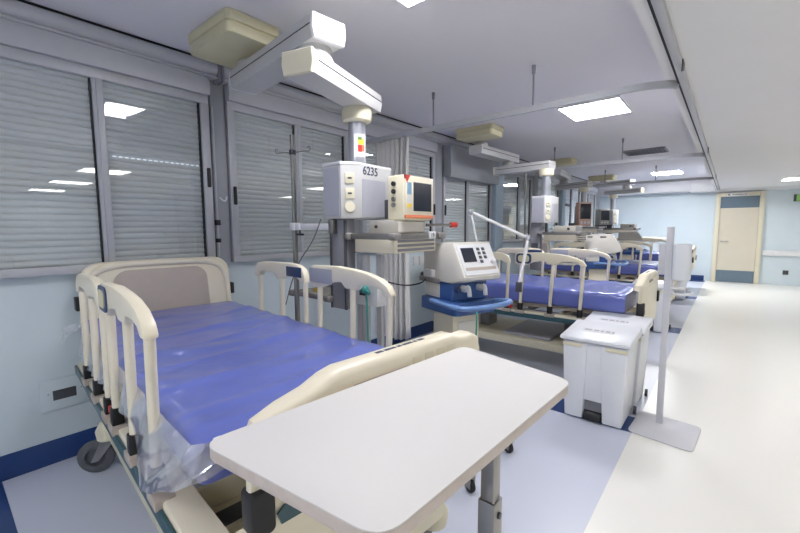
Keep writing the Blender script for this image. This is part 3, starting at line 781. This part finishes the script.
# mast, shelves and drawer of the nearest pendant
r = r1
MB().box(-1.925, -1.80, 1.63, 1.72, .90, 1.462, .005).build('mast', 'grey', r, True)
MB().box(-1.93, -1.915, 1.625, 1.635, .9, 1.45).box(-1.80, -1.788, 1.625, 1.64, .9, 1.45).build('mast_track', 'dgrey', r, True)
MB().box(-1.885, -1.83, 1.624, 1.63, 1.07, 1.16, .002).build('mast_label', 'dgrey', r, True)
def shelf(x0, x1, y0, y1, z, r, drawer=True):
    s = MB().box(x0 + .02, x1 - .02, y0 + .02, y1 - .02, z - .015, z, .003).build('shelf', 'vgrey', r, True)
    m = MB()
    for a, b in (((x0, y0), (x1, y0)), ((x1, y0), (x1, y1)), ((x1, y1), (x0, y1)), ((x0, y1), (x0, y0))):
        m.box(min(a[0], b[0]) - .008, max(a[0], b[0]) + .008, min(a[1], b[1]) - .008, max(a[1], b[1]) + .008, z - .026, z + .008, .006)
    m.build('shelf_rail', 'steel', s, True)
    for px, py in ((x0, y0), (x1, y0), (x1, y1), (x0, y1)):
        MB().box(px - .03, px + .03, py - .03, py + .03, z - .03, z + .012, .014, 3).build('corner_bumper', 'bump', s, True)
    if drawer:
        MB().box(x0 + .035, x1 - .02, y0 + .02, y1 - .02, z - .105, z - .0155, .006).build('drawer', 'cream', s, True)
        for q in range(3): MB().box(x1 - .0205, x1 - .015, y0 + .05, y1 - .04, z - .095 + q * .026, z - .08 + q * .026, .001).build('drawer_front', 'grey', s, True)
    return s
s1 = shelf(-1.79, -1.42, 1.655, 2.10, 1.362, r)
sh2 = shelf(-2.32, -1.94, 1.62, 1.92, .965, r, False)
for x, y in ((-2.2, 1.72), (-2.05, 1.75)): MB().lathe([(0, 0), (.02, 0), (.016, .025), (0, .025)], (x, y, .9655), n=10).build('fitting', 'yellow', sh2, True)
MB().box(-1.80, -1.56, 1.66, 1.76, .94, 1.10, .006).build('outlet_block', 'white', r, True)
MB().box(-1.70, -1.655, 1.652, 1.661, 1.0, 1.085, .002).build('outlet_plate', 'black', r, True)
for x, y in ((-1.77, 1.72), (-1.70, 1.70), (-1.64, 1.76)): MB().box(x - .02, x + .02, y, y + .03, .62, 1.24, .004).build('support_tube', 'alu', r, True)
# extending grip arm with red end
MB().tube([(-1.49, 2.05, 1.42), (-1.43, 2.24, 1.42)], .009, 10).build('grip_arm', 'steel', r, True)
MB().cyl((-1.43, 2.24, 1.42), (-1.415, 2.285, 1.42), .018, n=14).build('grip_end', 'red', r, True)
# white bracket to drip stand
MB().box(-2.20, -1.86, 1.60, 1.625, 1.392, 1.432, .004).build('pole_bracket', 'white', r, True)
MB().box(-1.90, -1.86, 1.59, 1.63, 1.37, 1.455, .004).build('bracket_clamp', 'steel', r, True)

def teal_line(name, label, pts, m='hose', rad=.006, cat='hose'):
    c = Vector(pts[0]); mb = MB().tube([Vector(p) - c for p in pts], rad, 8, smooth=2)
    o = mb.build(name, m); o.location = c
    return tag(o, label, cat)
teal_line('oxygen_hose', 'teal oxygen hose hanging from the outlet block behind the nearest bed', [(-1.615, 1.628, 1.02), (-1.605, 1.62, .97), (-1.60, 1.62, .88), (-1.61, 1.63, .76), (-1.61, 1.64, .4), (-1.61, 1.66, .05), (-1.58, 1.72, .008), (-1.45, 1.8, .008)])
r_ = MB().ball((0, 0, 0), .03, (1, .8, .8)).cyl((0, 0, 0), (.05, -.01, -.02), .012, n=10).build('hose_plug', 'hose'); r_.location = (-1.635, 1.628, 1.045)
tag(r_, 'teal plug at the top of the oxygen hose on the outlet block', 'plug')

# drip stand held by the bracket
r = thing('drip_stand', 'stainless drip pole with wire hooks in front of the second window', 'drip stand', (-2.27, 1.61, .78))
MB().cyl((-2.27, 1.61, .75), (-2.27, 1.61, 1.42), .018, n=16).build('lower_tube', 'steel', r, True)
MB().cyl((-2.27, 1.61, 1.42), (-2.27, 1.61, 2.02), .016, n=16).build('upper_tube', 'steel', r, True)
MB().box(-2.295, -2.245, 1.585, 1.635, 1.39, 1.44, .008).box(-2.25, -2.19, 1.592, 1.62, 1.392, 1.438, .004).build('clamp', 'white', r, True)
MB().cyl((-2.20, 1.60, 1.37), (-2.20, 1.60, 1.392), .006, n=8).box(-2.235, -2.165, 1.59, 1.61, 1.355, 1.37, .006).build('clamp_knob', 'black', r, True)
hk = MB()
for a in (20, 140, 200, 320):
    ca, sa = math.cos(math.radians(a)), math.sin(math.radians(a))
    P = lambda q, z: (-2.27 + q * ca, 1.61 + q * sa, z + .045)
    hk.tube([P(.01, 1.86), P(.10, 1.865), P(.125, 1.86), P(.14, 1.875), P(.13, 1.895), P(.115, 1.885)], .003, 6, smooth=1)
hk.build('hook_rack', 'steel', r, True)
MB().cyl((-2.27, 1.61, 1.89), (-2.27, 1.61, 1.92), .022, n=14).build('hook_hub', 'dgrey', r, True)

# monitor on the nearest pendant shelf
r = thing('patient_monitor', 'cream patient monitor with a dark screen and orange stripe on the nearest pendant shelf', 'monitor', (-1.56, 1.86, 1.43))
X0, X1, Y0, Y1, Z0, Z1 = -1.60, -1.47, 1.80, 2.085, 1.447, 1.712
MB().box(X0, X1, Y0, Y1, Z0, Z1, .012, 3).build('casing', 'ivory', r, True)
b = MB().box(X1 - .004, X1 + .012, Y0 + .004, Y1 - .004, Z0 + .03, Z1 - .004, .006).build('bezel', 'cream', r, True)
MB().box(X1 + .0115, X1 + .0135, Y0 + .075, Y1 - .028, Z0 + .055, Z1 - .04).build('screen', 'screen', r, True)
MB().box(X1 + .0115, X1 + .0135, Y0 + .015, Y0 + .055, Z0 + .15, Z1 - .045).build('keypad', 'sky', r, True)
MB().box(X1 + .0115, X1 + .0135, Y0 + .015, Y0 + .055, Z0 + .10, Z0 + .145).build('keypad', 'white', r, True)
MB().box(X1 + .0115, X1 + .0135, Y0 + .015, Y0 + .055, Z0 + .075, Z0 + .095).build('keypad', 'yellow', r, True)
MB().box(X1 - .002, X1 + .0125, Y0 + .004, Y1 - .004, Z0 + .012, Z0 + .032, .003).build('orange_band', 'orange', r, True)
MB().prism([(Y0 - .002, Z1 - .003), (Y0 + .045, Z1 - .003), (Y0 + .012, Z1 - .05)], 'x', X1 + .0, X1 + .0136).build('alarm_lamp', 'red', r, True)
for i, zz in enumerate((.215, .17, .125, .09)):
    MB().cyl((-1.545, Y0 - .012, Z0 + zz), (-1.545, Y0 + .002, Z0 + zz), .014, n=14).build('connector', 'black' if i < 2 else 'steel', r, True)
MB().box(-1.67, X0 + .006, Y0 + .05, Y1 - .04, Z0 + .01, Z0 + .13, .006).build('rear_module', 'dgrey', r, True)
r = thing('recorder_unit', 'flat grey module under the cream patient monitor', 'module', (-1.56, 1.86, 1.36))
MB().box(-1.70, -1.50, 1.745, 2.05, 1.3705, 1.446, .005).build('casing', 'vgrey', r, True)
MB().ball((-1.64, 1.742, 1.41), .011).build('knob', 'black', r, True)
MB().box(-1.5005, -1.497, 1.78, 2.03, 1.38, 1.438).build('front_panel', 'gwhite', r, True)
r = thing('shelf_tag', 'small white plastic tag marked 19 on the nearest pendant shelf rail', 'tag', (-1.41, 2.0, 1.335))
MB().box(-1.412, -1.406, 1.965, 2.035, 1.335, 1.380, .002).build('plate', 'white', r, True)
text_mesh('tag_number', '19', .036, 'ink', r, root_matrix(r).inverted() @ face_mtx((-1.4055, 2.0, 1.3575), 0))

# black cable between the ventilator and the wall side
teal_line('power_cable', 'thin black cable sagging from the nearest ventilator toward the curtain', [(-1.55, 2.12, 1.06), (-1.62, 2.17, 1.02), (-1.78, 2.18, .985), (-1.95, 2.12, 1.02), (-2.05, 2.1, 1.03)], 'black', .005, 'cable')
teal_line('monitor_cable', 'thin grey cable looping down from the nearest pendant beside the drip pole', [(-1.98, 1.6, 1.46), (-2.05, 1.59, 1.32), (-2.2, 1.58, 1.18), (-2.33, 1.6, 1.0), (-2.42, 1.62, .86)], 'grey', .004, 'cable')

# far pendants
r2, c2, mt = pendant('second ceiling pendant, white arm ending above the second bed', (-2.72, -2.20, 4.33, 4.66), (-2.56, 4.60), (-2.52, 5.60), (-2.60, 5.30), (-1.80, 5.22), (-1.87, 5.20))
MB().box(-1.99, -1.87, 5.03, 5.12, .85, 1.462, .005).build('mast', 'grey', r2, True)
MB().box(-1.97, -1.89, 5.024, 5.03, 1.05, 1.2).build('mast_label', 'dgrey', r2, True)
shelf(-1.86, -1.40, 5.02, 5.45, 1.335, r2)
MB().box(-1.80, -1.45, 5.05, 5.4, .93, .95, .004).build('lower_shelf', 'vgrey', r2, True)
MB().cyl((-2.08, 5.05, .85), (-2.08, 5.05, 2.1), .012, n=10).build('side_pole', 'steel', r2, True)
MB().cyl((-1.70, 5.50, 1.7), (-1.70, 5.62, 1.7), .02, n=10).build('camera_arm', 'dgrey', r2, True)
r3, c3, mt = pendant('third ceiling pendant behind the tall salmon-framed monitor', (-2.72, -2.20, 7.35, 7.68), (-2.5, 7.4), (-2.62, 8.35), (-2.7, 8.2), (-2.05, 7.98), (-2.16, 8.0))
shelf(-2.3, -1.8, 7.56, 8.1, 1.405, r3)
MB().box(-2.25, -2.14, 7.82, 7.92, .85, 1.462, .005).build('mast', 'grey', r3, True)
r4, c4, mt = pendant('farthest ceiling pendant with a long arm in front of the pale end wall', (-2.72, -2.15, 10.35, 10.68), (-2.5, 10.45), (-1.75, 10.15), (-1.55, 10.12), (-2.3, 10.3), (-2.14, 10.27))
shelf(-2.45, -1.6, 9.85, 10.4, 1.37, r4)
MB().box(-2.22, -2.1, 10.1, 10.2, .85, 1.462, .005).build('mast', 'grey', r4, True)

def small_monitor(label, x, y, z, w, h, dpt, cm, rz=0):
    r = thing('patient_monitor', label, 'monitor', (x, y, z), rz)
    MB().box(-dpt, 0, -w / 2, w / 2, 0, h, .01).build('casing', cm, r)
    MB().box(-.001, .008, -w / 2 + .02, w / 2 - .02, h * .3, h - .03, .003).build('screen', 'screen', r)
    for i in range(3): MB().box(-.001, .006, -w / 2 + .03 + i * w * .28, -w / 2 + .03 + i * w * .28 + w * .16, h * .1, h * .2, .002).build('button', 'white', r)
    return r
small_monitor('tall salmon-framed patient monitor on the third pendant shelf', -2.03, 7.66, 1.42, .24, .43, .12, 'pink', -.75)
small_monitor('small grey patient monitor on the farthest pendant shelf', -2.22, 9.98, 1.45, .24, .36, .2, 'vgrey', -.75)
def module(label, x0, x1, y0, y1, z0, z1, m_, ):
    r = thing('equipment_module', label, 'module', ((x0 + x1) / 2, (y0 + y1) / 2, z0))
    MB().box(x0, x1, y0, y1, z0, z1, .006).build('casing', m_, r, True)
    MB().cyl((x1 - .08, y0 - .012, (z0 + z1) / 2), (x1 - .08, y0 + .001, (z0 + z1) / 2), .016, n=10).build('knob', 'black', r, True)
    MB().box(x1 - .001, x1 + .004, y0 + .02, y1 - .02, z0 + .01, z1 - .01).build('front_panel', 'grey', r, True)
module('flat grey module on the second pendant shelf', -1.72, -1.46, 5.1, 5.4, 1.344, 1.42, 'vgrey')
module('dark grey module on the third pendant shelf under the tall monitor', -2.30, -2.20, 7.60, 7.78, 1.414, 1.48, 'dgrey')
module('grey module under the farthest monitor', -2.42, -2.06, 9.9, 10.2, 1.379, 1.449, 'dgrey')
module('grey module on the right end of the farthest pendant shelf', -1.92, -1.64, 10.05, 10.35, 1.379, 1.47, 'vgrey')

# ------------------------------------------------------------------ ventilators
VG = 'ventilators on wheeled carts beside the beds'
def ventilator(label, shell='gwhite', blue=True):
    r = thing('ventilator', label, 'ventilator', (0, 0, 0), 0, VG)
    w, dp = .28, .36
    # head: slanted front facing +x
    hd = MB().prism([(-.18, 1.055), (-.18, 1.30), (.145, 1.31), (.255, 1.105), (.245, 1.085), (.17, 1.065), (.13, 1.055)], 'y', -.15, .15, .012, 2).build('head', shell, r)
    # slanted panel frame
    nx, nz = .205, .11
    ang = math.atan2(.205, .11)
    pm = Matrix.Translation((.2, 0, 1.2075)) @ Matrix(((0, -.473, .881, 0), (1, 0, 0, 0), (0, .881, .473, 0), (0, 0, 0, 1)))
    # local x = width(y), local y = up the slope, local z = outward
    pn = MB().prism(rrect(-.135, .135, -.105, .10, .012), 'z', -.002, .006, .002, 1, pm).build('front_panel', 'white', hd)
    MB().box(-.115, -.015, -.02, .075, .006, .009, .001, mtx=pm).build('screen', 'screen', pn)
    for i in range(4):
        for j in range(2):
            if i == 3 and j == 1: continue
            MB().box(.01 + j * .04, .034 + j * .04, .055 - i * .028, .075 - i * .028, .006, .010, .002, mtx=pm).build('button', 'dgrey', pn)
    MB().lathe([(0, 0), (.018, 0), (.016, .02), (0, .022)], (0, 0, 0), n=16, mtx=pm @ Matrix.Translation((.105, -.02, .006))).build('dial', 'white', pn)
    MB().box(-.12, .12, -.075, -.055, .006, .007, mtx=pm).build('label_strip', 'taupe', pn)
    # middle body
    bd = MB().box(-.17, .13, -.14, .14, .94, 1.057, .006).build('lower_body', 'vblue' if blue else 'vgrey', r)
    MB().box(-.16, .0, -.1445, -.139, .95, 1.04, .002).build('side_door', shell, bd)
    MB().box(-.2, .01, -.17, -.1445, 1.045, 1.075, .003).build('side_rail', 'bump', r)
    MB().box(-.13, -.03, -.185, -.1515, 1.08, 1.13, .008).build('module', 'white', r)
    for i, y in enumerate((-.06, .07)):
        p = MB().lathe([(0, 0), (.022, 0), (.022, .03), (.014, .05), (0, .05)], (.13, y, 1.02), (1, 0, 0), 16).build('port', 'white', bd)
        MB().tube([(.175, y, 1.035), (.188, y + .005, 1.03), (.192, y + .008, .975)], .014, 10, smooth=1).build('hose_elbow', 'white', p)
    MB().lathe([(0, 0), (.02, 0), (.02, .015), (.012, .03), (0, .03)], (.13, -.105, 1.015), (1, 0, 0), 14).build('valve', 'lblue', bd)
    # tray and handle
    tr = MB().prism(rrect(-.2, .2, -.17, .17, .04), 'z', .86, .94, .008).build('tray', 'vblue', r)
    MB().tube([(-.06, -.165, .925), (-.02, -.19, .935), (.12, -.20, .93), (.25, -.19, .925), (.30, -.15, .925), (.33, 0, .93), (.34, .12, .94), (.31, .19, .945), (.17, .17, .93)], .016, 12, smooth=2).build('handle', 'vblue2', tr)
    # pedestal and cart base
    MB().box(-.12, .10, -.11, .11, .13, .855, .012).build('pedestal', 'cream', r)
    MB().box(.1005, .106, -.07, .07, .3, .8, .003).build('pedestal_panel', shell, r)
    MB().prism(rrect(-.26, .22, -.27, .22, .06), 'z', .085, .135, .01).build('cart_base', 'vgrey', r)
    for xe, ye in ((.40, .12), (.56, -.328)): MB().prism([(.1, ye * .7 - .025), (xe, ye - .022), (xe + .02, ye), (xe, ye + .022), (.1, ye * .7 + .025)], 'z', .09, .125, .006).build('cart_leg', 'vgrey', r)
    for x, yo, sides in ((-.2, -.03, (-1, 1)), (.372, -.12, (1,)), (.538, -.088, (-1,))):
        for s in sides:
            c = MB().box(x - .02, x + .02, yo + s * .24 - .018, yo + s * .24 - .012, .03, .086).box(x - .02, x + .02, yo + s * .24 + .012, yo + s * .24 + .018, .03, .086).build('caster', 'steel', r)
            MB().lathe([(0, -.010), (.036, -.009), (.038, 0), (.036, .009), (0, .010)], (x, yo + s * .24, .038), (0, 1, 0), 18).build('wheel', 'black', c)
    return r
v1 = ventilator('nearest ventilator, white head with small screen above a blue tray, between first and second bed')
v1.location = (-1.38, 2.245, 0); v1.rotation_euler = (0, 0, math.radians(-20))
v2 = copy_tree(v1); v2.location = (-1.33, 5.75, 0); v2.rotation_euler = (0, 0, math.radians(14))
v2['label'] = 'second ventilator, white with blue tray, behind the second bed rails'
for x0, x1 in ((-.15, -.09), (.0, .07)): MB().box(x0, x1, -.1535, -.149, 1.265, 1.282, .001).build('vent_slot', 'dgrey', v2)
v3 = ventilator('farthest ventilator, greyish head seen against the pale end wall', 'vgrey')
v3.location = (-1.56, 9.0, 0); v3.rotation_euler = (0, 0, math.radians(12))
# hose arm of the nearest ventilator (clamped to its back)
arm = MB().tube([(-1.40, 2.53, 1.05), (-1.397, 2.535, 1.31), (-1.436, 2.517, 1.513)], .008, 10)
hose_arm = arm.build('hose_arm', 'white', v1, True)
MB().tube([(-1.436, 2.517, 1.513), (-1.08, 2.69, 1.327)], .011, 10).build('upper_link', 'white', hose_arm, True)
MB().tube([(-1.08, 2.69, 1.327), (-1.12, 2.645, 1.0)], .012, 10).build('lower_link', 'white', hose_arm, True)
for p in ((-1.436, 2.517, 1.513), (-1.08, 2.69, 1.327)): MB().ball(p, .021).build('arm_joint', 'lilac', hose_arm, True)
MB().box(-1.14, -1.10, 2.63, 2.66, .95, 1.02, .004).build('arm_clamp', 'dgrey', hose_arm, True)
teal_line('oxygen_hose', 'teal oxygen hose dangling under the blue tray of the nearest ventilator', [(-1.15, 2.10, .93), (-1.14, 2.08, .86), (-1.14, 2.08, .75), (-1.16, 2.08, .66), (-1.2, 2.1, .55)])

# ------------------------------------------------------------------ camera
cam = bpy.data.cameras.new('camera'); co = bpy.data.objects.new('camera', cam); COL.objects.link(co)
cam.sensor_width = 36; cam.lens = 395.0 / 800 * 36; cam.clip_start = .02
Yc = Vector((331, 40, -395)).normalized(); Zc = Vector((-25, 4034, 395)); Zc = (Zc - Yc * Zc.dot(Yc)).normalized(); Xc = Yc.cross(Zc)
Rm = Matrix((Xc, Yc, Zc))
co.matrix_world = Matrix.Translation((0, 0, 1.40)) @ Rm.to_4x4()
S.camera = co
S.cycles.diffuse_bounces = 8
S.cycles.max_bounces = 16
S.cycles.transparent_max_bounces = 16

w = bpy.data.worlds.new('world'); S.world = w; w.use_nodes = True
w.node_tree.nodes['Background'].inputs[0].default_value = (.5, .55, .65, 1)
w.node_tree.nodes['Background'].inputs[1].default_value = 0.3
S.view_settings.view_transform = 'Standard'; S.view_settings.look = 'None'
S.view_settings.exposure = 0.10; S.view_settings.gamma = 1.0
S.view_settings.use_curve_mapping = False
